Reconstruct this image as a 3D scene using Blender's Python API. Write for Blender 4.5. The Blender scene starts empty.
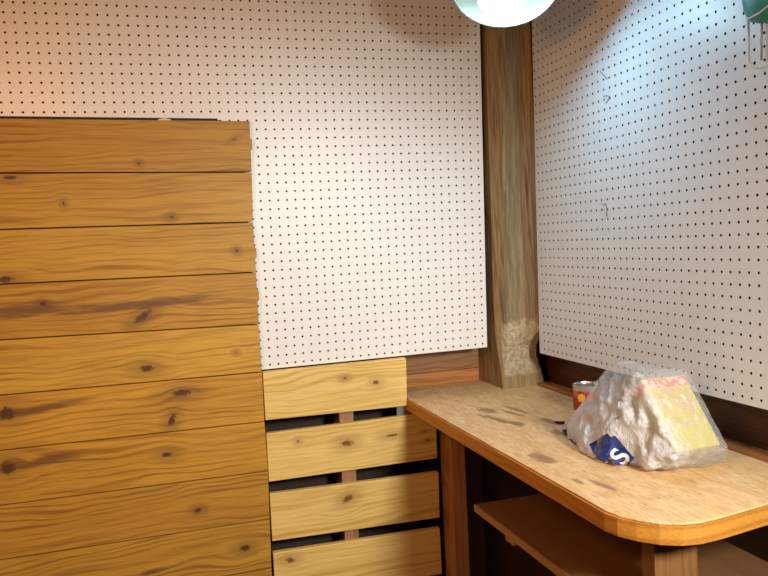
import bpy, bmesh, math, random
from mathutils import Vector, Matrix, noise
from mathutils.bvhtree import BVHTree
random.seed(7)
S = 0.0254                                   # the place is measured in inches: pegboard holes sit one inch apart
C = bpy.context.scene.collection
def V(x, y, z): return Vector((x*S, y*S, z*S))
ZB = -5.654                                  # height of the bench top
ZF = -39.5                                   # height of the floor

# ------------------------------------------------------------------ camera
cam = bpy.data.objects.new('camera', bpy.data.cameras.new('camera')); C.objects.link(cam)
cam.data.sensor_fit = 'HORIZONTAL'; cam.data.sensor_width = 36.0
cam.data.lens = 770.17/768*36; cam.data.clip_start = 0.02
RT = Vector((0.95304, -0.29881, -0.04917)); FW = Vector((0.29550, 0.95345, -0.06010)); UP = Vector((0.06484, 0.04275, 0.99698))
M = Matrix.Identity(4)
for i in range(3): M[i][0] = RT[i]; M[i][1] = UP[i]; M[i][2] = -FW[i]
M.translation = V(-13.311, -89.281, 13.661)
cam.matrix_world = M
bpy.context.scene.camera = cam

# ------------------------------------------------------------------ light and exposure
sc = bpy.context.scene
sc.view_settings.view_transform = 'Standard'; sc.view_settings.look = 'None'
sc.view_settings.gamma = 1.0; sc.view_settings.use_curve_mapping = False
sc.view_settings.exposure = 0.0
BULB_W = 90.0                                # radiance of the lamp's bulb
BULB_COL = (.34, .66, .88); BULB_OFF = (.35, 1.05, -1.2); BULB_DIR = (.05, -.22, -.95); LAMP_IN = (.23, .18, .13)
w = bpy.data.worlds.new('world'); sc.world = w; w.use_nodes = True
w.node_tree.nodes['Background'].inputs[0].default_value = (1.0, 0.80, 0.62, 1)
w.node_tree.nodes['Background'].inputs[1].default_value = 0.02
def area(name, loc, target, size, power, col):
    l = bpy.data.lights.new(name, 'AREA'); l.shape = 'DISK'; l.size = size*S; l.energy = power; l.color = col
    o = bpy.data.objects.new(name, l); C.objects.link(o); o.location = V(*loc)
    o.rotation_euler = (V(*target)-V(*loc)).to_track_quat('-Z', 'Y').to_euler()
    return o
area('warm_room_lamp', (-34, -62, 30), (-16, 0, -10), 16, 12, (1.0, 0.45, 0.15))

def spot(name, loc, target, size, blend, radius, power, col):
    l = bpy.data.lights.new(name, 'SPOT'); l.spot_size = math.radians(size); l.spot_blend = blend; l.shadow_soft_size = radius*S; l.energy = power; l.color = col
    o = bpy.data.objects.new(name, l); C.objects.link(o); o.location = V(*loc)
    o.rotation_euler = (V(*target)-V(*loc)).to_track_quat('-Z', 'Y').to_euler()
spot('work_light', (20, -94, 22), (3, 0, -19), 82, 1.0, 5, 156, (1.0, 0.97, 0.87))

# ------------------------------------------------------------------ materials
class NT:
    def __init__(s, name):
        s.m = bpy.data.materials.new(name); s.m.use_nodes = True; s.t = s.m.node_tree
        s.b = s.t.nodes['Principled BSDF']; s.out = s.t.nodes['Material Output']
    def n(s, typ, **kw):
        x = s.t.nodes.new(typ)
        for k, v in kw.items(): setattr(x, k, v)
        return x
    def put(s, sock, v):
        if isinstance(v, bpy.types.NodeSocket): s.t.links.new(v, sock)
        elif v is not None:
            if sock.type == 'RGBA' and len(v) == 3: v = (*v, 1)
            sock.default_value = v
    def math(s, op, a, b=None, c=None):
        x = s.n('ShaderNodeMath', operation=op)
        for i, v in enumerate((a, b, c)):
            if v is not None: s.put(x.inputs[i], v)
        return x.outputs[0]
    def mix(s, f, a, b, mode='MIX'):
        x = s.n('ShaderNodeMix', data_type='RGBA', blend_type=mode)
        s.put(x.inputs[0], f); s.put(x.inputs[6], a); s.put(x.inputs[7], b)
        return x.outputs[2]
    def sep(s, v):
        x = s.n('ShaderNodeSeparateXYZ'); s.put(x.inputs[0], v); return x.outputs
    def comb(s, a, b, c):
        x = s.n('ShaderNodeCombineXYZ')
        for i, v in enumerate((a, b, c)): s.put(x.inputs[i], v)
        return x.outputs[0]
    def noise(s, vec, scale, detail=3, rough=.55):
        x = s.n('ShaderNodeTexNoise'); s.put(x.inputs['Vector'], vec)
        x.inputs['Scale'].default_value = scale; x.inputs['Detail'].default_value = detail; x.inputs['Roughness'].default_value = rough
        return x.outputs['Fac']
    def ss(s, v, a, b, lo=0., hi=1.):
        x = s.n('ShaderNodeMapRange', interpolation_type='SMOOTHSTEP'); s.put(x.inputs[0], v)
        for i, q in enumerate((a, b, lo, hi)): x.inputs[i+1].default_value = q
        return x.outputs[0]
    def bump(s, h, strength, dist):
        x = s.n('ShaderNodeBump'); s.put(x.inputs['Height'], h); x.inputs['Strength'].default_value = strength
        x.inputs['Distance'].default_value = dist; s.t.links.new(x.outputs[0], s.b.inputs['Normal'])
    def inches(s, off=(0, 0, 0)):
        tc = s.n('ShaderNodeTexCoord'); mp = s.n('ShaderNodeMapping')
        mp.inputs['Scale'].default_value = (1/S,)*3; mp.inputs['Location'].default_value = off
        s.t.links.new(tc.outputs['Object'], mp.inputs[0]); return mp.outputs[0]
    def ell(s, u, v, e):
        """distance in units of an ellipse (u, v, ru, rv, turn)"""
        du = s.math('SUBTRACT', u, e[0]); dv = s.math('SUBTRACT', v, e[1]); c, q = math.cos(e[4]), math.sin(e[4])
        a = s.math('MULTIPLY', s.math('ADD', s.math('MULTIPLY', du, c), s.math('MULTIPLY', dv, q)), 1/e[2])
        b = s.math('MULTIPLY', s.math('SUBTRACT', s.math('MULTIPLY', dv, c), s.math('MULTIPLY', du, q)), 1/e[3])
        return s.math('SQRT', s.math('ADD', s.math('MULTIPLY', a, a), s.math('MULTIPLY', b, b)))

def wood(name, light, dark, along='x', across='z', off=(0, 0, 0), seed=0., knots=(), streaks=(), knotcol=(.09, .035, .012), streakcol=(.16, .065, .02), bands=1.0, rough=.55, k=1.0, depth=.5, tk=.6):
    """lengthwise grain with drifting growth rings, knots the grain runs around, and dark streaks"""
    m = NT(name); P = m.inches(off); c = dict(zip('xyz', m.sep(P)[:3]))
    u, v = c[along], c[across]; t = c[[a for a in 'xyz' if a not in (along, across)][0]]
    wob = m.noise(m.comb(m.math('MULTIPLY', u, .06), m.math('MULTIPLY', v, .12), seed), 1.0, 2)
    vv = m.math('ADD', v, m.math('MULTIPLY', wob, 3.5))
    kn = None
    for e in knots:
        d = m.ell(u, v, e); wide = m.ell(u, v, (e[0], e[1], e[2]*2.6+.4, e[3]*2.4+.3, e[4]))
        g = m.math('POWER', 2.718, m.math('MULTIPLY', m.math('MULTIPLY', wide, wide), -1.0))
        vv = m.math('SUBTRACT', vv, m.math('MULTIPLY', g, m.math('MULTIPLY', m.math('SUBTRACT', v, e[1]), .75)))
        jig = m.math('ADD', d, m.math('MULTIPLY', m.math('SUBTRACT', m.noise(P, 2.4, 4), .5), 1.3))
        mk = m.ss(jig, 1.25, .35)
        halo = m.math('MULTIPLY', m.ss(wide, 1.1, .2), .35)
        mk = m.math('MAXIMUM', mk, halo)
        kn = mk if kn is None else m.math('MAXIMUM', kn, mk)
    st = None
    for e in streaks:
        d = m.ell(u, v, e)
        jig = m.math('ADD', d, m.math('MULTIPLY', m.math('SUBTRACT', m.noise(m.comb(m.math('MULTIPLY', u, .25), m.math('MULTIPLY', v, 2.5), seed), 1.4, 4), .5), 1.6))
        mk = m.math('MULTIPLY', m.ss(jig, 1.2, .3), .85)
        st = mk if st is None else m.math('MAXIMUM', st, mk)
    q = m.comb(m.math('MULTIPLY', u, .05), vv, m.math('ADD', m.math('MULTIPLY', t, tk), seed))
    ring = m.math('SINE', m.math('MULTIPLY', m.math('ADD', vv, m.math('MULTIPLY', m.noise(q, .35, 2), 4.0)), 7.5*k))
    ring = m.ss(ring, .0, 1.0)
    patch = m.ss(m.noise(m.comb(m.math('MULTIPLY', u, .05), m.math('MULTIPLY', v, .35), seed+5), 1.0, 2), .42, .62)
    ring = m.math('MULTIPLY', ring, m.math('ADD', m.math('MULTIPLY', patch, .6), .35))
    fib = m.noise(m.comb(m.math('MULTIPLY', u, .22), m.math('MULTIPLY', v, 7.0), m.math('ADD', m.math('MULTIPLY', t, 5.0), seed)), 1.0, 4, .65)
    broad = m.noise(m.comb(m.math('MULTIPLY', u, .08), m.math('MULTIPLY', v, .5), seed+9), 1.0, 3)
    f = m.math('ADD', m.math('MULTIPLY', ring, .75*bands), m.math('MULTIPLY', m.ss(fib, .35, .75), .55*depth*2))
    f = m.math('ADD', f, m.math('MULTIPLY', m.math('SUBTRACT', broad, .5), .9))
    cl = m.n('ShaderNodeClamp'); m.put(cl.inputs[0], f)
    col = m.mix(cl.outputs[0], light, dark)
    if st is not None: col = m.mix(st, col, streakcol)
    if kn is not None: col = m.mix(kn, col, knotcol)
    m.put(m.b.inputs['Base Color'], col); m.b.inputs['Roughness'].default_value = rough
    m.bump(m.math('SUBTRACT', 1.0, cl.outputs[0]), .12, .0008)
    return m.m

def plain(name, col, rough=.5, metal=0., emit=None, strength=0., spec=.5, var=.0, scale=2.):
    m = NT(name)
    if var:
        f = m.noise(m.inches(), scale, 4)
        m.put(m.b.inputs['Base Color'], m.mix(f, tuple(c*(1-var) for c in col), tuple(min(1, c*(1+var)) for c in col)))
    else: m.put(m.b.inputs['Base Color'], col)
    m.b.inputs['Roughness'].default_value = rough; m.b.inputs['Metallic'].default_value = metal
    m.b.inputs['Specular IOR Level'].default_value = spec
    if emit: m.put(m.b.inputs['Emission Color'], emit); m.b.inputs['Emission Strength'].default_value = strength
    return m.m

# ------------------------------------------------------------------ mesh helpers
WORLD = Matrix.Identity(3)
LX = Vector((.99994, -.00934, .00521)); LN = Vector((-.00904, -.99834, -.05689)); LZ = LX.cross(-LN).normalized()
LF = Matrix((LX, -LN, LZ)).transposed()      # the leaning face of the back wall's pegboard: x along, -y out to the room, z up
def obj(name, bm, mat, parent=None, frame=WORLD, bevel=0, smooth=False, kind=None):
    """bm in inches in the given frame; the object's origin goes to the middle of its bounds"""
    lo = [min(v.co[i] for v in bm.verts) for i in range(3)]; hi = [max(v.co[i] for v in bm.verts) for i in range(3)]
    c = Vector([(a+b)/2 for a, b in zip(lo, hi)])
    for v in bm.verts: v.co = (v.co-c)*S
    bmesh.ops.recalc_face_normals(bm, faces=bm.faces)
    me = bpy.data.meshes.new(name); bm.to_mesh(me); bm.free()
    for mm in (mat if isinstance(mat, (list, tuple)) else [mat]): me.materials.append(mm)
    if smooth:
        for p in me.polygons: p.use_smooth = True
    o = bpy.data.objects.new(name, me); C.objects.link(o)
    mw = (frame.to_4x4()); mw.translation = (frame @ c)*S
    if parent is not None:
        o.parent = parent; o.matrix_parent_inverse = Matrix.Translation(-parent.location)
    o.matrix_basis = mw
    if bevel:
        b = o.modifiers.new('bevel', 'BEVEL'); b.width = bevel*S; b.segments = 2; b.limit_method = 'ANGLE'; b.angle_limit = .6
    if kind: o['kind'] = kind
    return o
def thing(name, label, cat, loc, group=None):
    o = bpy.data.objects.new(name, None); C.objects.link(o); o.location = V(*loc); o.empty_display_size = .05
    o['label'] = label; o['category'] = cat
    if group: o['group'] = group
    return o
def tag(o, label, cat, group=None):
    o['label'] = label; o['category'] = cat
    if group: o['group'] = group
    return o
def add_box(bm, x0, x1, y0, y1, z0, z1):
    vs = [bm.verts.new((x, y, z)) for x in (x0, x1) for y in (y0, y1) for z in (z0, z1)]
    for f in ((0, 1, 3, 2), (4, 6, 7, 5), (0, 4, 5, 1), (2, 3, 7, 6), (0, 2, 6, 4), (1, 5, 7, 3)): bm.faces.new([vs[i] for i in f])
def box(*a):
    bm = bmesh.new(); add_box(bm, *a); return bm
def loft(rings, cap=True):
    bm = bmesh.new(); R = [[bm.verts.new(p) for p in r] for r in rings]; n = len(R[0])
    for a, b in zip(R, R[1:]):
        for i in range(n): bm.faces.new((a[i], a[(i+1) % n], b[(i+1) % n], b[i]))
    if cap: bm.faces.new(R[0][::-1]); bm.faces.new(R[-1])
    return bm
def slab_xz(pts, y0, y1): return loft([[(x, y0, z) for x, z in pts], [(x, y1, z) for x, z in pts]])
def slab_xy(pts, z0, z1): return loft([[(x, y, z0) for x, y in pts], [(x, y, z1) for x, y in pts]])
def tube(path, r, n=10):
    path = [Vector(p) for p in path]; rings = []; ref = None
    for i, p in enumerate(path):
        d = (path[min(i+1, len(path)-1)]-path[max(i-1, 0)]).normalized()
        a = d.orthogonal().normalized() if ref is None else (ref-d*ref.dot(d)).normalized()
        ref = a; b = d.cross(a); rr = r[i] if isinstance(r, (list, tuple)) else r
        rings.append([p+rr*(a*math.cos(t)+b*math.sin(t)) for t in [2*math.pi*j/n for j in range(n)]])
    return loft(rings)
def lathe(prof, n=48, close=False):
    bm = bmesh.new(); R = []
    for r, z in prof:
        R.append([bm.verts.new((0, 0, z))] if r < 1e-6 else [bm.verts.new((r*math.cos(2*math.pi*j/n), r*math.sin(2*math.pi*j/n), z)) for j in range(n)])
    for a, b in zip(R, R[1:]):
        for j in range(n):
            q = []
            for v in (a[j % len(a)], a[(j+1) % len(a)], b[(j+1) % len(b)], b[j % len(b)]):
                if v not in q: q.append(v)
            if len(q) > 2: bm.faces.new(q)
    return bm
def moved(bm, mat): bmesh.ops.transform(bm, matrix=mat, verts=bm.verts); return bm

def pegboard(holes_u, holes_v, u0, u1, v0, v1, thick, r=.125, skip=None):
    """sheet in the x,z plane, face at y=0, real round holes; hole centres are the integers in the given ranges"""
    bm = bmesh.new(); cache = {}
    def vert(x, y, z):
        k = (round(x, 3), round(y, 3), round(z, 3))
        if k not in cache: cache[k] = bm.verts.new((x, y, z))
        return cache[k]
    def quad(x0, x1, z0, z1):
        bm.faces.new([vert(x0, 0, z0), vert(x1, 0, z0), vert(x1, 0, z1), vert(x0, 0, z1)])
    us = sorted(set([u0, u1]+[h+.5 for h in range(holes_u[0]-1, holes_u[1]+1) if u0 < h+.5 < u1]))
    vs = sorted(set([v0, v1]+[h+.5 for h in range(holes_v[0]-1, holes_v[1]+1) if v0 < h+.5 < v1]))
    for a, b in zip(us, us[1:]):
        for c, d in zip(vs, vs[1:]):
            hu, hv = round((a+b)/2), round((c+d)/2)
            if not (holes_u[0] <= hu <= holes_u[1] and holes_v[0] <= hv <= holes_v[1] and a+r < hu < b-r and c+r < hv < d-r) or (skip and skip(hu, hv)):
                quad(a, b, c, d); continue
            sq = [(b, hv), (b, d), (hu, d), (a, d), (a, hv), (a, c), (hu, c), (b, c)]
            so = [vert(x, 0, z) for x, z in sq]
            ci = [(hu+r*math.cos(i*math.pi/4), hv+r*math.sin(i*math.pi/4)) for i in range(8)]
            fi = [vert(x, 0, z) for x, z in ci]; bi = [bm.verts.new((x, thick, z)) for x, z in ci]
            for i in range(8):
                j = (i+1) % 8
                bm.faces.new((so[i], so[j], fi[j], fi[i]))
                f = bm.faces.new((fi[i], fi[j], bi[j], bi[i])); f.material_index = 1
    # rim of the sheet
    for p, q in (((u0, v0), (u1, v0)), ((u1, v0), (u1, v1)), ((u1, v1), (u0, v1)), ((u0, v1), (u0, v0))):
        bm.faces.new([bm.verts.new((p[0], 0, p[1])), bm.verts.new((q[0], 0, q[1])), bm.verts.new((q[0], thick, q[1])), bm.verts.new((p[0], thick, p[1]))])
    return bm
def board_mat(name, col, marks=()):
    m = NT(name); P = m.inches(); x, y, z = m.sep(P)[:3]
    c = m.mix(m.noise(P, 12, 3, .7), tuple(q*.90 for q in col), tuple(min(1, q*1.07) for q in col))
    for u, v, ru, rv, t, pc in marks:
        c = m.mix(m.math('MULTIPLY', m.ss(m.ell(x, z, (u, v, ru, rv, t)), 1.1, .6), .75), c, pc)
    m.put(m.b.inputs['Base Color'], c); m.b.inputs['Roughness'].default_value = .38
    m.bump(m.noise(P, 9, 3), .10, .0006)
    return m.m

# ------------------------------------------------------------------ the room
m_siding = wood('siding_wood', (.50, .22, .055), (.26, .10, .02), 'x', 'z', seed=3.)
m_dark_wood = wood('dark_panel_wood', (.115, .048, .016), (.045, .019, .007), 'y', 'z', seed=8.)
m_floor = plain('floor_concrete', (.34, .28, .22), .8, var=.25, scale=.3)
m_ceiling = plain('ceiling_paint', (.35, .27, .20), .8, var=.1)
obj('floor', box(-90, 44, -130, 14, ZF-2, ZF), m_floor, kind='structure')
obj('ceiling', box(-90, 44, -130, 14, 54, 56), m_ceiling, kind='structure')
obj('wall_back', box(-90, 37, 6.3, 8, ZF, 54), plain('gap_shade_sheathing', (.05, .03, .02), .85, var=.3), kind='structure')  # coloured near black: the shade behind the slat gaps is in the colour
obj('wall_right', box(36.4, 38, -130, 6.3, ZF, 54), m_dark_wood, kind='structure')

# ------------------------------------------------------------------ pegboards
m_hole = plain('shaded_hardboard_core', (.02, .012, .008), .9)  # hole walls: brown core with the holes' shade painted into it
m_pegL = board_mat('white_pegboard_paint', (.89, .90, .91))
bm = pegboard((-39, 27), (0, 52), -39.6, 27.62, -.5, 52.4, .22, skip=lambda u, v: u < -2 and v < 27)
L = obj('pegboard', bm, [m_pegL, m_hole], frame=LF)
tag(L, 'large white pegboard on the back wall behind the plank panel', 'pegboard')
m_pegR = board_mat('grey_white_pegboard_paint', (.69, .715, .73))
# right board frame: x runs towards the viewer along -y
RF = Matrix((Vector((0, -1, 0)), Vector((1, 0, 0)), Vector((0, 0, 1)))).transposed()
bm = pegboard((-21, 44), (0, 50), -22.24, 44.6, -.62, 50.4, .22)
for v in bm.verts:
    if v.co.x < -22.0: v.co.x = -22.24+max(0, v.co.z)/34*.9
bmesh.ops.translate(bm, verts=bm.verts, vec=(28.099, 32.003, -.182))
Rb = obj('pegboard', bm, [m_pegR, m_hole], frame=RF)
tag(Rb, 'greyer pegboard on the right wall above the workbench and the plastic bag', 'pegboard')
m_scuff = plain('scuff_grey', (.25, .24, .23), .7)
for pts, lab in ((((-7.4, 29.9), (-6.6, 29.2), (-6.3, 28.9)), 'thin grey wire peg on the right board, highest of three'),
                 (((-7.0, 27.35), (-6.4, 27.3), (-5.9, 27.1), (-6.2, 26.8), (-6.6, 26.6)), 'bent grey wire peg on the right board, middle of three'),
                 (((-7.8, 16.6), (-7.1, 16.5), (-7.0, 16.0), (-7.15, 15.3)), 'hooked grey wire peg on the right board, lowest of three')):
    w_ = obj('wire_peg', tube([(31.93, -28.099-a, b-.18) for a, b in pts], .045, 6), m_scuff, smooth=True)
    tag(w_, lab, 'peg', 'wire pegs on the right pegboard')

# ------------------------------------------------------------------ plank panel on the left
LINES = [(28.61, -.88, 27.83), (23.22, -.97, 22.24), (17.34, -1.14, 16.67), (11.72, -1.12, 10.98), (6.0, -1.15, 5.01), (-.04, -1.11, -.57), (-5.98, -1.14, -6.43), (-11.96, -1.06, -12.39), (-18.04, -1.18, -18.25), (-24.3, -1.3, -24.29), (-30.4, -1.3, -30.3), (-36.6, -1.3, -36.5)]
KN = {0: ([(-2.75, 25.86, .35, .12, .4), (-12.95, 23.47, .18, .2, 0)], []),
      1: ([(-25.67, 22.33, .8, .3, 0), (-20.74, 19.49, .13, .3, 0), (-9.93, 17.6, .3, .2, 0)], []),
      2: ([(-3.14, 13.59, .22, .28, 0), (-26.95, 11.9, 1.0, .45, 0)], []),
      3: ([(-23.62, 9.12, .4, .3, 0), (-13.7, 6.94, 1.4, .5, .6)], [(-13.5, 8.3, 12.5, .62, .03), (-26.5, 8.5, 6.5, .95, .03)]),
      4: ([(-13.68, 1.14, 1.0, .5, 0), (-3.92, 2.02, .15, .15, 0)], []),
      5: ([(-10.14, -1.95, 1.4, .5, 0), (-11.43, -5.0, .42, .95, -.4), (-28.05, -2.25, 1.0, .9, 0)], [(-24.6, -2.1, 5.2, .55, .1)]),
      6: ([(-28.45, -8.08, 1.0, .9, 0), (-12.22, -8.85, .75, .38, 0)], [(-24.9, -7.9, 5.2, .6, .1)]),
      7: ([(-9.27, -15.87, .5, .4, 0)], []),
      8: ([(-4.25, -21.3, .85, .5, 0)], [(-14.98, -22.3, 2.3, .4, .1)])}
P0 = thing('plank_panel', 'tall panel of stained yellow-brown horizontal planks in front of the back pegboard', 'wood panel', (-20, -1, ZF))
BASE = [(.52, .29, .048), (.56, .325, .055), (.58, .34, .058), (.55, .30, .052), (.66, .39, .075), (.64, .35, .058), (.63, .34, .055), (.57, .30, .052), (.60, .33, .06), (.5, .27, .05), (.5, .27, .05)]
for i in range(len(LINES)-1):
    a, b = LINES[i], LINES[i+1]; g = .13
    ta = 0 if i == 0 else g/2
    pts = [(-45, b[0]+g/2), (b[1], b[2]+g/2), (a[1], a[2]-ta), (-45, a[0]-ta)]
    if i in (0, 2, 3):                       # small chips standing proud of the sawn ends
        zc = (a[2]+b[2])/2+(.3, 0, -.6, .4)[i]; xc = (a[1]+b[1])/2
        pts[2:2] = [(xc, zc-.7), (xc+.18, zc-.6), (xc+.2, zc+.5), (xc, zc+.6)]
    cx = (min(p[0] for p in pts)+max(p[0] for p in pts))/2; cz = (min(p[1] for p in pts)+max(p[1] for p in pts))/2
    kn, st = KN.get(i, ((), ()))
    t = (BASE[i][0]*.98, BASE[i][1]*.95, BASE[i][2]*.6)
    mat = wood('stained_plank_wood', t, (t[0]*.50, t[1]*.40, t[2]*.30), off=(cx, 0, cz), seed=i*3.7, knots=kn, streaks=st)
    obj('plank', slab_xz(pts, -1.0, -.26), mat, P0, LF, bevel=.05)
m_black = plain('black_backing', (.012, .011, .012), .7)
obj('backing_sheet', slab_xz([(-45, -36), (-1.6, -36), (-1.6, 27.2), (-4.3, 28.05), (-4.3, 28.22), (-45, 28.95)], -.24, -.03), m_black, P0, LF)
m_pale = plain('pale_splinter', (.75, .68, .55), .7)
bmp = slab_xz([(-10.8, 27.98), (-9.2, 27.95), (-9.35, 28.12), (-10.0, 28.25), (-10.5, 28.15)], -.8, -.3)
obj('splinter', bmp, m_pale, P0, LF)['label'] = 'pale splinter of wood on the top edge'

# ------------------------------------------------------------------ pallet slats under the back pegboard
P1 = thing('pallet', 'pale yellow pallet of four spaced slats below the back pegboard, left of the workbench', 'pallet', (9, -.5, ZF))
SL = [([(-1.0, -6.35), (16.4, -6.65), (16.5, -.72), (16.3, -.66), (-1.0, -.64)], [(12.53, -3.26, .5, .33, 0), (8.71, -2.37, .3, .18, 0)], []),
      ([(-1.0, -13.78), (20.14, -13.8), (20.14, -7.85), (-1.0, -7.97)], [(8.6, -10.36, .9, .5, 0), (14.3, -10.09, 1.0, .22, 0), (18.96, -11.32, .42, .14, 0), (18.6, -10.12, .3, .1, 0), (2.68, -9.34, .2, .2, 0)], []),
      ([(-1.0, -21.1), (20.22, -21.59), (20.24, -15.63), (-1.0, -15.27)], [(8.43, -17.22, .9, .6, .5)], []),
      ([(-1.0, -28.7), (20.29, -29.09), (20.18, -22.95), (-1.0, -22.56)], [(.98, -23.8, .75, .4, 0)], []),
      ([(-1.0, -36.2), (20.29, -36.5), (20.18, -30.5), (-1.0, -30.1)], [], [])]
for i, (pts, kn, st) in enumerate(SL):
    cx = (min(p[0] for p in pts)+max(p[0] for p in pts))/2; cz = (min(p[1] for p in pts)+max(p[1] for p in pts))/2
    mat = wood('pale_slat_wood', (.88, .63, .215), (.60, .36, .07), off=(cx, 0, cz), seed=40+i*5.1, knots=kn, streaks=st, knotcol=(.20, .085, .02), bands=.8)
    obj('slat', slab_xz(pts, -.8, -.06), mat, P1, LF, bevel=.08)
m_string = wood('stringer_wood', (.40, .22, .12), (.27, .14, .075), 'z', 'x', seed=77)
for x in (8.0,):
    obj('stringer', box(x, x+1.75, -.04, 3.2, ZF+.6, -1.2), m_string, P1, LF)
m_galv = plain('galvanised_steel', (.30, .33, .31), .45, .6, var=.3, scale=2)
bk = obj('metal_bracket', box(15.3, 17.0, .0, .25, -8.6, -6.2), m_galv, P1, LF)
bk['label'] = 'grey metal bracket in the gap under the top slat'

bb = obj('backing_board', box(14.5, 28.9, 5.5, 6.28, ZB+.02, -3.9), m_siding, bevel=.04)
tag(bb, 'orange-brown board behind the bench corner, lower of two stacked boards beside the post', 'board')
bb = obj('backing_board', box(14.5, 28.9, 5.5, 6.28, -3.84, 3.4), wood('shaded_backing_wood', (.36, .18, .075), (.19, .085, .03), 'x', 'z', seed=13.), bevel=.04)  # darker brown puts the pegboard's shadow into the upper board's colour
tag(bb, 'board coloured darker for the pegboard shadow, tucked under the back pegboard, upper of two stacked boards beside the post', 'board')

# ------------------------------------------------------------------ timber post in the corner
m = NT('old_post_wood'); P = m.inches((31.37, .55, 24.17)); x, y, z = m.sep(P)[:3]
ge = m.n('ShaderNodeNewGeometry'); front = m.ss(x, 28.95, 29.3)
fib = m.noise(m.comb(m.math('MULTIPLY', x, 3.), m.math('MULTIPLY', y, 3.), m.math('MULTIPLY', z, .12)), 1., 5, .65)
big = m.noise(m.comb(m.math('MULTIPLY', x, .55), m.math('MULTIPLY', y, .5), m.math('MULTIPLY', z, .09)), 1., 3)
col = m.mix(m.ss(fib, .34, .62), (.40, .265, .115), (.13, .07, .03))
col = m.mix(m.ss(big, .35, .6, .0, .5), col, (.42, .31, .155))
greyband = m.math('MULTIPLY', m.ss(m.math('ABSOLUTE', m.math('SUBTRACT', x, 30.4)), 1.5, .9), m.math('MULTIPLY', front, .6))
col = m.mix(greyband, col, m.mix(m.ss(fib, .3, .65), (.34, .295, .175), (.17, .145, .085)))
jag = m.noise(m.comb(m.math('MULTIPLY', x, 1.6), m.math('MULTIPLY', y, 1.), m.math('MULTIPLY', z, .9)), .8, 4)
edge = m.math('ADD', z, m.math('MULTIPLY', m.math('SUBTRACT', jag, .5), 3.5))
plm = m.math('MULTIPLY', m.ss(edge, 3.3, 2.6), front)
plm = m.math('MULTIPLY', plm, m.ss(m.math('ADD', z, m.math('MULTIPLY', jag, .8)), -3.9, -3.4))
mott = m.ss(m.noise(P, 2.2, 5, .7), .38, .6)
plm = m.math('MULTIPLY', plm, m.math('ADD', m.math('MULTIPLY', mott, .6), .32))
col = m.mix(plm, col, (.58, .50, .34))
dust = m.math('MULTIPLY', m.ss(z, -3.2, -4.6), .3)
col = m.mix(dust, col, (.42, .29, .15))
m.put(m.b.inputs['Base Color'], col); m.b.inputs['Roughness'].default_value = .75
m.bump(m.math('ADD', fib, m.math('MULTIPLY', mott, .4)), .8, .003); m_post = m.m
rings = []
for zz, x0, x1 in ((ZB, 29.0, 34.85), (ZB+1.0, 28.98, 34.7), (ZB+4, 28.85, 33.75), (ZB+5.3, 28.75, 33.6), (2.2, 28.6, 32.75), (6, 28.5, 32.6), (12, 28.4, 32.6), (30, 28.05, 32.6), (54, 27.9, 32.6)):
    k = min(1, (zz-ZB)/6); yf = -1.7-.0569*(zz-ZB); kr = max(0, min(1, (zz-ZB-5)/3)); yr = yf+(min(yf, -5.65)-yf)*kr
    rings.append([(x0+.15+.75*k, yf, zz), (x0+.15+.75*k+2.2, yf+(yr-yf)*.25, zz), (x1-.15, yr, zz), (x1, yr+.2, zz), (x1, 6.2, zz), (x0, 6.2, zz), (x0, yf+.15+1.3*k, zz)])
po = obj('timber_post', loft(rings), m_post)
tag(po, 'thick weathered brown timber post in the corner with pale plaster splashed on its foot', 'post')

# ------------------------------------------------------------------ workbench
bench = thing('workbench', 'worn wooden workbench with rounded front corner under the right pegboard', 'workbench', (25, -20, ZF))
def bench_outline(grow=0.):
    p = [(16.45-grow, 6.25), (16.2-grow, -20), (16.0-grow, -43.6), (16.25-grow, -44.8), (16.9-grow, -46.0-grow*.6), (17.9, -47.15-grow), (19.1, -47.85-grow), (20.4, -48.1-grow), (22.2, -47.95-grow), (26.8, -47.2-grow), (33.6, -46.1-grow), (36.3, -45.7-grow), (36.3, 6.25)]
    return p
m = NT('worn_bench_top'); P = m.inches((26.2, -20.9, ZB)); x, y, z = m.sep(P)[:3]
q = m.comb(m.math('MULTIPLY', x, 1.0), m.math('MULTIPLY', y, .28), 0.)
n1 = m.noise(q, .9, 5, .65); n2 = m.noise(m.comb(m.math('MULTIPLY', x, 6.), m.math('MULTIPLY', y, .5), 2.), 1., 4, .7); n3 = m.noise(q, 3.2, 4, .7)
col = m.mix(m.ss(n1, .32, .68), (.88, .61, .33), (.76, .46, .19))
col = m.mix(m.ss(n2, .45, .66, 0, .6), col, (.46, .26, .12))
col = m.mix(m.ss(n3, .54, .68, 0, .7), col, (.42, .24, .11))
STN = [(22.2, -11.6, 1.0, 1.6, .1), (21.2, -16.0, .55, 3.6, .25), (23.9, -14.0, .35, 2.2, .15), (22.2, -18.6, .8, 1.2, 0), (25.0, -12.5, .35, 2.6, .1), (18.4, -30.5, .9, 2.0, .1), (25.6, -19.5, .5, 2.4, 0), (18.9, -39.0, .4, 1.8, .1), (17.7, -37.2, .3, 1.2, 0), (24.4, -24.5, .9, 2.2, .2), (30.5, -44.0, .2, .5, .3)]
for e in STN:
    d = m.math('ADD', m.ell(x, y, e), m.math('MULTIPLY', m.math('SUBTRACT', m.noise(q, 2.2, 4), .5), 2.2))
    col = m.mix(m.ss(d, 1.2, .5, 0, .8), col, (.26, .14, .06))
m.put(m.b.inputs['Base Color'], col); m.b.inputs['Roughness'].default_value = .6
m.bump(m.math('ADD', n2, n3), .35, .001); m_top = m.m
m_edge = wood('bench_edge_wood', (.64, .28, .04), (.36, .125, .012), 'y', 'z', seed=21, k=1.5, tk=.03, bands=.8, off=(0, 0, 0))
obj('bench_board', slab_xy(bench_outline(-.12), ZB-.16, ZB), m_top, bench, bevel=.06)
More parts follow.
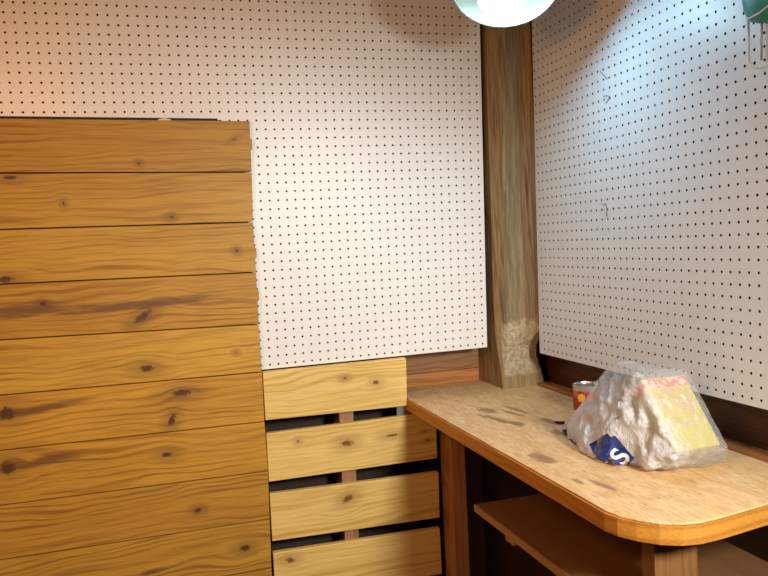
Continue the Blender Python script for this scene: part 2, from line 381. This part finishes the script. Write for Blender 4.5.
# solid edge strip: a band following the outline, curved at the corner
out = bench_outline(); inn = [(x+(1.1 if i < 6 else (.6 if i < 8 else 0)), y+(1.2 if i > 4 else 0)) for i, (x, y) in enumerate(out)]
bm = bmesh.new(); rows = []
seg = out[:12]; sin_ = inn[:12]
for (a, b), (c, d) in zip(seg, sin_):
    rows.append([bm.verts.new(v) for v in ((a, b, ZB-.17), (a, b, ZB-1.5), (c, d, ZB-1.5), (c, d, ZB-.17))])
for r0, r1 in zip(rows, rows[1:]):
    for i in range(4): bm.faces.new((r0[i], r0[(i+1) % 4], r1[(i+1) % 4], r1[i]))
bm.faces.new(rows[0][::-1]); bm.faces.new(rows[-1])
obj('edge_band', bm, m_edge, bench, bevel=.05)['label'] = 'orange solid wood edge strip'
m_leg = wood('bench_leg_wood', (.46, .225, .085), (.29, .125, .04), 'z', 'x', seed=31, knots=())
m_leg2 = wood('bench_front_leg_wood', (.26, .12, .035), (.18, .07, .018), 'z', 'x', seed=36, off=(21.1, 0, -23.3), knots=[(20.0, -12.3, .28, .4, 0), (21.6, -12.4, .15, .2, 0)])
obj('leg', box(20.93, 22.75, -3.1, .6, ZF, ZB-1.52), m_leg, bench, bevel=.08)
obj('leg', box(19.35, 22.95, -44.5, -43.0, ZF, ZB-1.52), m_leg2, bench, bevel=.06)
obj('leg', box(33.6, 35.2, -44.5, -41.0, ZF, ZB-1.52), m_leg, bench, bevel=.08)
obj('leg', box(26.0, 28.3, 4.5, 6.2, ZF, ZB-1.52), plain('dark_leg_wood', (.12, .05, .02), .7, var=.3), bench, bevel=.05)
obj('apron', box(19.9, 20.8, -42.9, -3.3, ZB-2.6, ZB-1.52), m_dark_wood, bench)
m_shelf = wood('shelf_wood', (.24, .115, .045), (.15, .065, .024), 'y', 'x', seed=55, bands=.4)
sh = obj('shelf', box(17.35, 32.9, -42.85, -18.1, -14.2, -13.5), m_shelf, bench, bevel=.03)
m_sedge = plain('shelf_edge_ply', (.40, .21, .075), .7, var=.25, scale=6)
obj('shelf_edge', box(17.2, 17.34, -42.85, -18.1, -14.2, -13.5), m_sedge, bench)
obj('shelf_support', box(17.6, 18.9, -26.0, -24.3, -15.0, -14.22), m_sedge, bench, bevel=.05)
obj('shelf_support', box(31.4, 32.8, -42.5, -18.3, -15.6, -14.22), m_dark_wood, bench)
m_batten = wood('batten_wood', (.33, .15, .05), (.20, .085, .03), 'y', 'z', seed=14)
tag(obj('batten', box(33.6, 34.3, -45.6, -2.4, ZB+.01, ZB+.55), m_batten, bevel=.04), 'thin orange-brown wood strip lying along the back of the bench under the right board', 'wood strip')

# ------------------------------------------------------------------ pendant lamp
LAMP = Vector((20.1, -24.0, 36.75))           # middle of the reflector's mouth
LDIR = Vector((-.26, -.50, -.83)).normalized()   # the mouth looks down, towards the room
def basis(o, zax):
    q = (-zax).to_track_quat('Z', 'Y').to_matrix().to_4x4(); q.translation = o; return q
TM = basis(LAMP, LDIR)
lamp = thing('dome_lamp', 'glowing lamp with a mint-white dome reflector hanging over the workbench', 'lamp', tuple(LAMP))
RM = 4.95
prof = [(RM*math.sin(a), 4.6-4.6*(1-math.cos(a))) for a in [math.pi/2*i/16 for i in range(16, 1, -1)]]
prof = [(RM+.12, -.05), (RM+.15, .06)]+[(r+.05, z+.08) for r, z in prof]+[(.9, 4.75), (.9, 4.6)]+[(r-.03, z) for r, z in prof[::-1]]+[(RM, -.05)]
m_mint = plain('mint_enamel', LAMP_IN, .35)
obj('lamp_shade', moved(lathe(prof+[prof[0]], 64), TM), m_mint, lamp, smooth=True)
BULB = LAMP+Vector(BULB_OFF); BM = basis(BULB, Vector(BULB_DIR).normalized())
m_bulb = plain('glowing_bulb', (1, 1, 1), .5, emit=BULB_COL, strength=BULB_W)
obj('bulb', moved(lathe([(0, -.45), (1.0, -.42), (1.8, -.25), (2.3, .05), (2.45, .35), (2.3, .5), (0, .5)], 40), BM), m_bulb, lamp, smooth=True)
m_metal = plain('grey_lamp_metal', (.30, .31, .31), .4, .7)
obj('bulb_base', moved(lathe([(2.2, .52), (1.5, 1.3), (.8, 1.7), (.7, 2.4), (0, 2.4), (0, .52)], 32), BM), m_metal, lamp, smooth=True)
obj('lamp_cap', moved(lathe([(0, 6.6), (.7, 6.5), (.95, 5.6), (1.0, 4.75), (0, 4.75)], 32), TM), m_metal, lamp, smooth=True)
topc = TM @ Vector((0, 0, 6.5))
obj('cord', tube([topc, topc+Vector((.3, .8, 2.2)), topc+Vector((.4, 1.0, 5)), (topc.x+.4, topc.y+1.0, 53.9)], .14, 8), m_black, lamp, smooth=True)

# ------------------------------------------------------------------ teal pouch and its white wire loop on the right board
m_teal = plain('teal_plastic', (.01, .27, .26), .35, var=.25, scale=.6)
tl = thing('hanging_pouch', 'teal rounded pouch hanging high on the right pegboard by a white wire hook', 'pouch', (30, -45.5, 28.3))
rings = []
for zz, w_, d_ in ((28.15, .5, .15), (28.3, 2.2, .55), (28.6, 2.9, .85), (29.6, 3.35, 1.1), (31.5, 3.6, 1.2), (33.6, 3.5, 1.0), (34.6, 3.1, .6), (34.8, 2.6, .3)):
    rings.append([(30.5+d_*(abs(math.cos(t))**.7)*(1 if math.cos(t) > 0 else -1), -45.5+w_*(abs(math.sin(t))**.6)*(1 if math.sin(t) > 0 else -1), zz-.25+.12*math.sin(3*t+zz)) for t in [2*math.pi*j/28 for j in range(28)]])
obj('pouch_body', loft(rings), m_teal, tl, smooth=True)
m_white = plain('white_coated_wire', (.80, .76, .72), .4)
obj('seam', tube([(29.75, -42.7, 28.6), (29.5, -43.4, 28.42), (29.4, -44.4, 28.5), (29.35, -45.4, 28.75), (29.35, -46.6, 28.7), (29.4, -47.6, 28.5)], .06, 6), m_white, tl, smooth=True)
pth = [(31.3, -41.3, 30.2), (31.3, -41.3, 27.3), (31.3, -41.25, 26.2)]
for i in range(1, 9):
    a = math.pi*i/9; pth.append((31.2, -42.75+1.45*math.cos(a)*1.0, 26.1-.95*math.sin(a)))
pth += [(31.2, -44.25, 26.4), (31.2, -44.3, 28.8)]
obj('wire_loop', tube(pth, .10, 8), m_white, tl, smooth=True)
obj('wire_prong', tube([(31.1, -42.85, 29.2), (31.1, -42.8, 27.4), (31.05, -42.78, 25.6)], .09, 8), plain('grey_wire', (.42, .38, .36), .4, .5), tl, smooth=True)

# ------------------------------------------------------------------ tin behind the bag
can = thing('food_tin', 'small red tin with silver rim and yellow emblem behind the plastic bag', 'tin', (31.2, -17.4, ZB))
CM = Matrix.Translation((31.2, -17.4, ZB+.01))
m_tin = plain('tin_metal', (.62, .64, .66), .28, .9)
obj('tin_body', moved(lathe([(0, 0), (1.42, 0), (1.5, .08), (1.5, .2), (1.46, .25), (1.46, 2.75), (1.5, 2.82), (1.5, 3.0), (1.42, 3.02), (1.38, 2.85), (0, 2.82)], 40), CM), m_tin, can, smooth=False, bevel=0)
m = NT('red_tin_label'); P = m.inches((31.2, -17.4, ZB+1.5)); x, y, z = m.sep(P)[:3]
m.put(m.b.inputs['Base Color'], m.mix(m.ss(m.noise(P, 1.3, 2), .5, .56), (.50, .015, .012), (.14, .01, .02))); m.b.inputs['Roughness'].default_value = .35
obj('tin_label', moved(lathe([(1.475, .3), (1.485, .3), (1.485, 2.45), (1.475, 2.45)], 40), CM), m.m, can, smooth=True)
# yellow emblem patch wrapped on the side facing the room
bm = bmesh.new(); ang0 = math.radians(-146); cv = bm.verts.new((1.51*math.cos(ang0), 1.51*math.sin(ang0), 1.75)); rim = []
for j in range(14):
    a = 2*math.pi*j/14; rr = .5 if j % 2 else .38
    t = ang0+rr*math.cos(a)/1.5; rim.append(bm.verts.new((1.5*math.cos(t), 1.5*math.sin(t), 1.75+rr*math.sin(a)*1.05)))
for j in range(14): bm.faces.new((cv, rim[j], rim[(j+1) % 14]))
obj('tin_emblem', moved(bm, CM), plain('yellow_print', (.85, .50, .03), .4), can)['label'] = 'yellow round emblem on the red label'

# ------------------------------------------------------------------ the packet in the bag
A = Vector((24.55, -40.45, -3.45)); ux = (Vector((29.23, -39.83, -3.6))-A).normalized(); uz = (Vector((23.52, -36.91, 1.53))-A).normalized()
uy = uz.cross(ux).normalized(); uz = ux.cross(uy).normalized()
PW, PD, PH = 4.7, 2.0, 6.3
PF = Matrix((ux, uy, uz)).transposed()
m = NT('yellow_packet_print'); P = m.inches(); x, y, z = m.sep(P)[:3]
col = m.mix(m.noise(P, .8, 3), (.46, .39, .04), (.60, .52, .10))
sw = m.ss(m.noise(P, 1.1, 4, .6), .46, .52)
inz = m.math('MULTIPLY', m.ss(m.math('ABSOLUTE', m.math('SUBTRACT', z, .5)), 2.0, 1.6), m.math('MULTIPLY', m.ss(m.math('ABSOLUTE', x), 2.1, 1.8), m.ss(y, -.9, -1.1)))
col = m.mix(m.math('MULTIPLY', sw, inz), col, (.55, .30, .26))
col = m.mix(m.math('MULTIPLY', m.ss(m.noise(P, 1.7, 3), .58, .63), inz), col, (.80, .78, .70))
rd = m.math('MULTIPLY', m.ss(z, 2.15, 2.25), m.ss(z, 3.05, 2.95))
col = m.mix(rd, col, m.mix(m.ss(m.noise(P, 2.2, 2), .45, .55), (.74, .16, .12), (.80, .50, .40)))
col = m.mix(m.math('MULTIPLY', m.ss(m.math('ABSOLUTE', m.math('SUBTRACT', x, -2.1)), .25, .15), m.ss(y, -.9, -1.1)), col, (.80, .70, .15))
m.put(m.b.inputs['Base Color'], col); m.b.inputs['Roughness'].default_value = .4
AL = PF.transposed() @ A
pk = obj('packet', box(AL.x, AL.x+PW, AL.y, AL.y+PD, AL.z, AL.z+PH), m.m, frame=PF, bevel=.14)
tag(pk, 'yellow boxed packet with a red band inside the plastic bag on the workbench', 'packet')
crn = [A+ux*i*PW+uy*j*PD+uz*k*PH for i in (0, 1) for j in (0, 1) for k in (0, 1)]
cen = sum(crn, Vector())/8

# ------------------------------------------------------------------ the plastic bag
def bag_mesh():
    bm = bmesh.new()
    pts = [cen+(p-cen)*1.14 for p in crn]
    pts = [p for p in pts]
    base = [(25.1, -23.2), (23.7, -25.8), (22.2, -31.0), (22.0, -34.2), (23.2, -36.2), (26.0, -38.6), (28.8, -39.0), (30.6, -38.6), (32.1, -37.0), (32.3, -34.0), (31.2, -28.5), (28.0, -24)]
    for x, y in base: pts.append(Vector((x, y, ZB+.08))); pts.append(Vector((x, y, ZB+.7)))
    for p in ((25.1, -31.8, 2.5), (24.8, -32.3, 1.9), (24.1, -29.6, -.6), (25.5, -27.0, -2.2), (25.6, -24.6, -4.0), (26.6, -34, 2.1), (28.2, -33.5, 2.0), (30.3, -34.5, .6), (31.4, -35.5, -1.5), (23.2, -32.5, -1.5), (22.9, -30.5, -2.9), (28, -28.5, -.5)): pts.append(Vector(p))
    for p in pts:
        if p.z < ZB+.08: p.z = ZB+.08
        bm.verts.new(p)
    r = bmesh.ops.convex_hull(bm, input=bm.verts)
    bmesh.ops.delete(bm, geom=list({e for e in r['geom_interior']+r['geom_unused'] if isinstance(e, bmesh.types.BMVert)}), context='VERTS')
    bmesh.ops.triangulate(bm, faces=bm.faces)
    for _ in range(7):
        es = [e for e in bm.edges if e.calc_length() > .32]
        if not es: break
        bmesh.ops.subdivide_edges(bm, edges=es, cuts=1)
        bmesh.ops.triangulate(bm, faces=[f for f in bm.faces if len(f.verts) > 3])
        if len(bm.verts) > 22000: break
    for _ in range(2): bmesh.ops.smooth_vert(bm, verts=bm.verts, factor=.5, use_axis_x=True, use_axis_y=True, use_axis_z=True)
    bm.normal_update()
    new = []
    for v in bm.verts:
        p = v.co; left = max(0., min(1., (27.2-p.x-.15*(p.y+35))/4.0))
        wx = noise.noise(p*.5)*1.2
        a = 1-abs(noise.noise(Vector((p.x*.42+4+wx, p.y*.42, p.z*.22)))*2.4)
        b = 1-abs(noise.noise(Vector((p.x*.9+wx, p.y*.9+7, p.z*.55)))*2.4)
        c = 1-abs(noise.noise(Vector((p.x*2.0, p.y*2.0+wx, p.z*1.3+3)))*2.4)
        h = ((.44*a+.13*b+.035*c)-.32)*(.25+.85*left); h = max(h, -.02-.5*left)
        q = p+v.normal*h
        loc = Vector(((q-A).dot(ux), (q-A).dot(uy), (q-A).dot(uz))); g = .13
        pen = [(loc.x+g, -ux), (PW+g-loc.x, ux), (loc.y+g, -uy), (PD+g-loc.y, uy), (loc.z+g, -uz), (PH+g-loc.z, uz)]
        mn = min(pen, key=lambda t: t[0])
        if mn[0] > 0: q = q+mn[1]*mn[0]
        if q.z < ZB+.06: q.z = ZB+.06
        new.append(q)
    for v, q in zip(bm.verts, new): v.co = q
    return bm
bm = bag_mesh()
tree = BVHTree.FromBMesh(bm)
m = NT('thin_white_plastic'); P = m.inches((27.1, -31.2, -1.7)); x, y, z = m.sep(P)[:3]
m.b.inputs['Base Color'].default_value = (.85, .88, .95, 1); m.b.inputs['Roughness'].default_value = .17
m.b.inputs['Specular IOR Level'].default_value = .8
n_ = m.noise(P, .9, 4, .5); r_ = m.math('ABSOLUTE', m.math('SUBTRACT', n_, .5))
r2 = m.math('ABSOLUTE', m.math('SUBTRACT', m.noise(P, 3.2, 3, .5), .5))
m.bump(m.math('ADD', m.math('MULTIPLY', r_, -4.), m.math('MULTIPLY', r2, -1.6)), .6, .006)
tr = m.n('ShaderNodeBsdfTransparent'); tl_ = m.n('ShaderNodeBsdfTranslucent'); tl_.inputs[0].default_value = (.80, .81, .86, 1)
mx1 = m.n('ShaderNodeMixShader'); mx1.inputs[0].default_value = .28
m.t.links.new(m.b.outputs[0], mx1.inputs[1]); m.t.links.new(tl_.outputs[0], mx1.inputs[2])
# several gathered layers on the left, a single stretched layer over the packet
lay = m.math('ADD', m.math('MULTIPLY', x, -1.), m.math('MULTIPLY', m.math('ADD', z, 1.0), -.30))
lay = m.ss(m.math('ADD', lay, m.math('MULTIPLY', m.math('SUBTRACT', n_, .5), 3.)), -25.6, -23.0, .25, .88)
lay = m.math('MAXIMUM', lay, m.ss(r_, .06, .0, 0, .32))
mx2 = m.n('ShaderNodeMixShader'); m.put(mx2.inputs[0], lay)
m.t.links.new(tr.outputs[0], mx2.inputs[1]); m.t.links.new(mx1.outputs[0], mx2.inputs[2]); m.t.links.new(mx2.outputs[0], m.out.inputs[0])
bag = thing('plastic_bag', 'crumpled translucent white plastic shopping bag lying on the workbench around a yellow packet', 'bag', (27, -31.5, ZB))
obj('bag_skin', bm, m.m, bag, smooth=True)
m_blue = plain('blue_bag_print', (.012, .035, .22), .3, spec=.7)
m_let = plain('white_bag_letter', (.80, .80, .82), .4)
CAMP = Vector((-13.311, -89.281, 13.661))
AIM = Vector((.50, .80, -.30)).normalized()
def wrap(bm_flat, centre, ax, ay, lift):
    """lay a flat print (2d, inches) onto the bag surface, dropped along AIM"""
    dead = []
    for v in bm_flat.verts:
        p = centre+ax*v.co.x+ay*v.co.y
        hit, nrm, _, _ = tree.ray_cast(p-AIM*12, AIM)
        if hit is None: hit, nrm, _, _ = tree.find_nearest(p)
        v.co = hit-AIM*lift
    return bm_flat
def grid_poly(poly, step=.16):
    """fine triangle mesh filling a 2d polygon"""
    bm = bmesh.new(); f = bm.faces.new([bm.verts.new((x, y, 0)) for x, y in poly]); bmesh.ops.triangulate(bm, faces=[f])
    for _ in range(6):
        es = [e for e in bm.edges if e.calc_length() > step]
        if not es: break
        bmesh.ops.subdivide_edges(bm, edges=es, cuts=1); bmesh.ops.triangulate(bm, faces=[f for f in bm.faces if len(f.verts) > 3])
    return bm
def at(px, py, depth):
    d = FW+RT*((px-384)/770.17)-UP*((py-288)/770.17); return CAMP+d*depth
AX = AIM.cross(Vector((0, 0, 1))).normalized(); AY = AX.cross(AIM).normalized()
B0 = Vector((22.5, -34.8, -4.45))
patch = [(-1.75, .55), (-.25, 1.35), (.0, 1.05), (.35, 1.15), (1.75, -.62), (1.25, -1.4), (.2, -1.25), (-1.2, -.75)]
obj('blue_print', wrap(grid_poly(patch), B0, AX, AY, .05), m_blue, bag, smooth=True)['label'] = 'dark blue printed square'
cu = bpy.data.curves.new('s', 'FONT'); cu.body = 'S'; cu.size = 2.1; cu.align_x = 'CENTER'; cu.align_y = 'CENTER'; cu.offset = .05
to = bpy.data.objects.new('s', cu); C.objects.link(to); dg = bpy.context.evaluated_depsgraph_get()
me = bpy.data.meshes.new_from_object(to.evaluated_get(dg)); bpy.data.objects.remove(to)
bm = bmesh.new(); bm.from_mesh(me); bmesh.ops.triangulate(bm, faces=bm.faces)
for _ in range(4):
    es = [e for e in bm.edges if e.calc_length() > .15]
    if es: bmesh.ops.subdivide_edges(bm, edges=es, cuts=1); bmesh.ops.triangulate(bm, faces=[f for f in bm.faces if len(f.verts) > 3])
moved(bm, Matrix.Translation((.72, -.55, 0)) @ Matrix.Rotation(math.radians(58), 4, 'Z'))
obj('printed_letter', wrap(bm, B0, AX, AY, .09), m_let, bag, smooth=True)['label'] = 'white letter S on the blue print'
# bunched handle at the tail of the bag, white with red tip and blue underside
def sheet(pts, mat, name, lab=None, th=.05):
    bm = bmesh.new(); n = len(pts)
    R = [[bm.verts.new(Vector(p)) for p in row] for row in pts]
    for a, b in zip(R, R[1:]):
        for i in range(len(a)-1): bm.faces.new((a[i], a[i+1], b[i+1], b[i]))
    bmesh.ops.solidify(bm, geom=bm.faces[:], thickness=th)
    o = obj(name, bm, mat, bag, smooth=True)
    if lab: o['label'] = lab
    return o
m_bagw = plain('bag_plastic_white', (.74, .72, .72), .3, var=.2, scale=3)
T0 = Vector((24.3, -25.2, ZB))
sheet([[(25.6, -24.3, ZB+1.25), (24.9, -24.0, ZB+1.15), (24.4, -23.9, ZB+1.1), (23.95, -23.8, ZB+1.12)],
       [(25.5, -24.7, ZB+.8), (24.85, -24.25, ZB+.75), (24.4, -24.1, ZB+.7), (24.05, -23.9, ZB+.7)],
       [(25.4, -25.0, ZB+.35), (24.8, -24.5, ZB+.3), (24.4, -24.35, ZB+.3), (24.2, -24.1, ZB+.32)]], m_bagw, 'handle')
sheet([[(24.5, -24.05, ZB+1.16), (23.9, -24.0, ZB+1.2), (23.3, -24.0, ZB+1.3)], [(24.45, -24.1, ZB+.85), (24.0, -24.0, ZB+.85), (23.6, -24.0, ZB+1.0)]], plain('red_print', (.62, .03, .03), .35), 'handle_tip', 'red printed handle tip')
sheet([[(24.75, -24.2, ZB+.5), (24.3, -25.6, ZB+.55), (23.9, -27.2, ZB+.6), (23.3, -28.8, ZB+.7)], [(24.1, -24.2, ZB+.33), (23.7, -25.8, ZB+.12), (23.2, -27.5, ZB+.07), (22.8, -29.4, ZB+.06)]], m_blue, 'handle_base', 'dark blue printed underside of the handle')
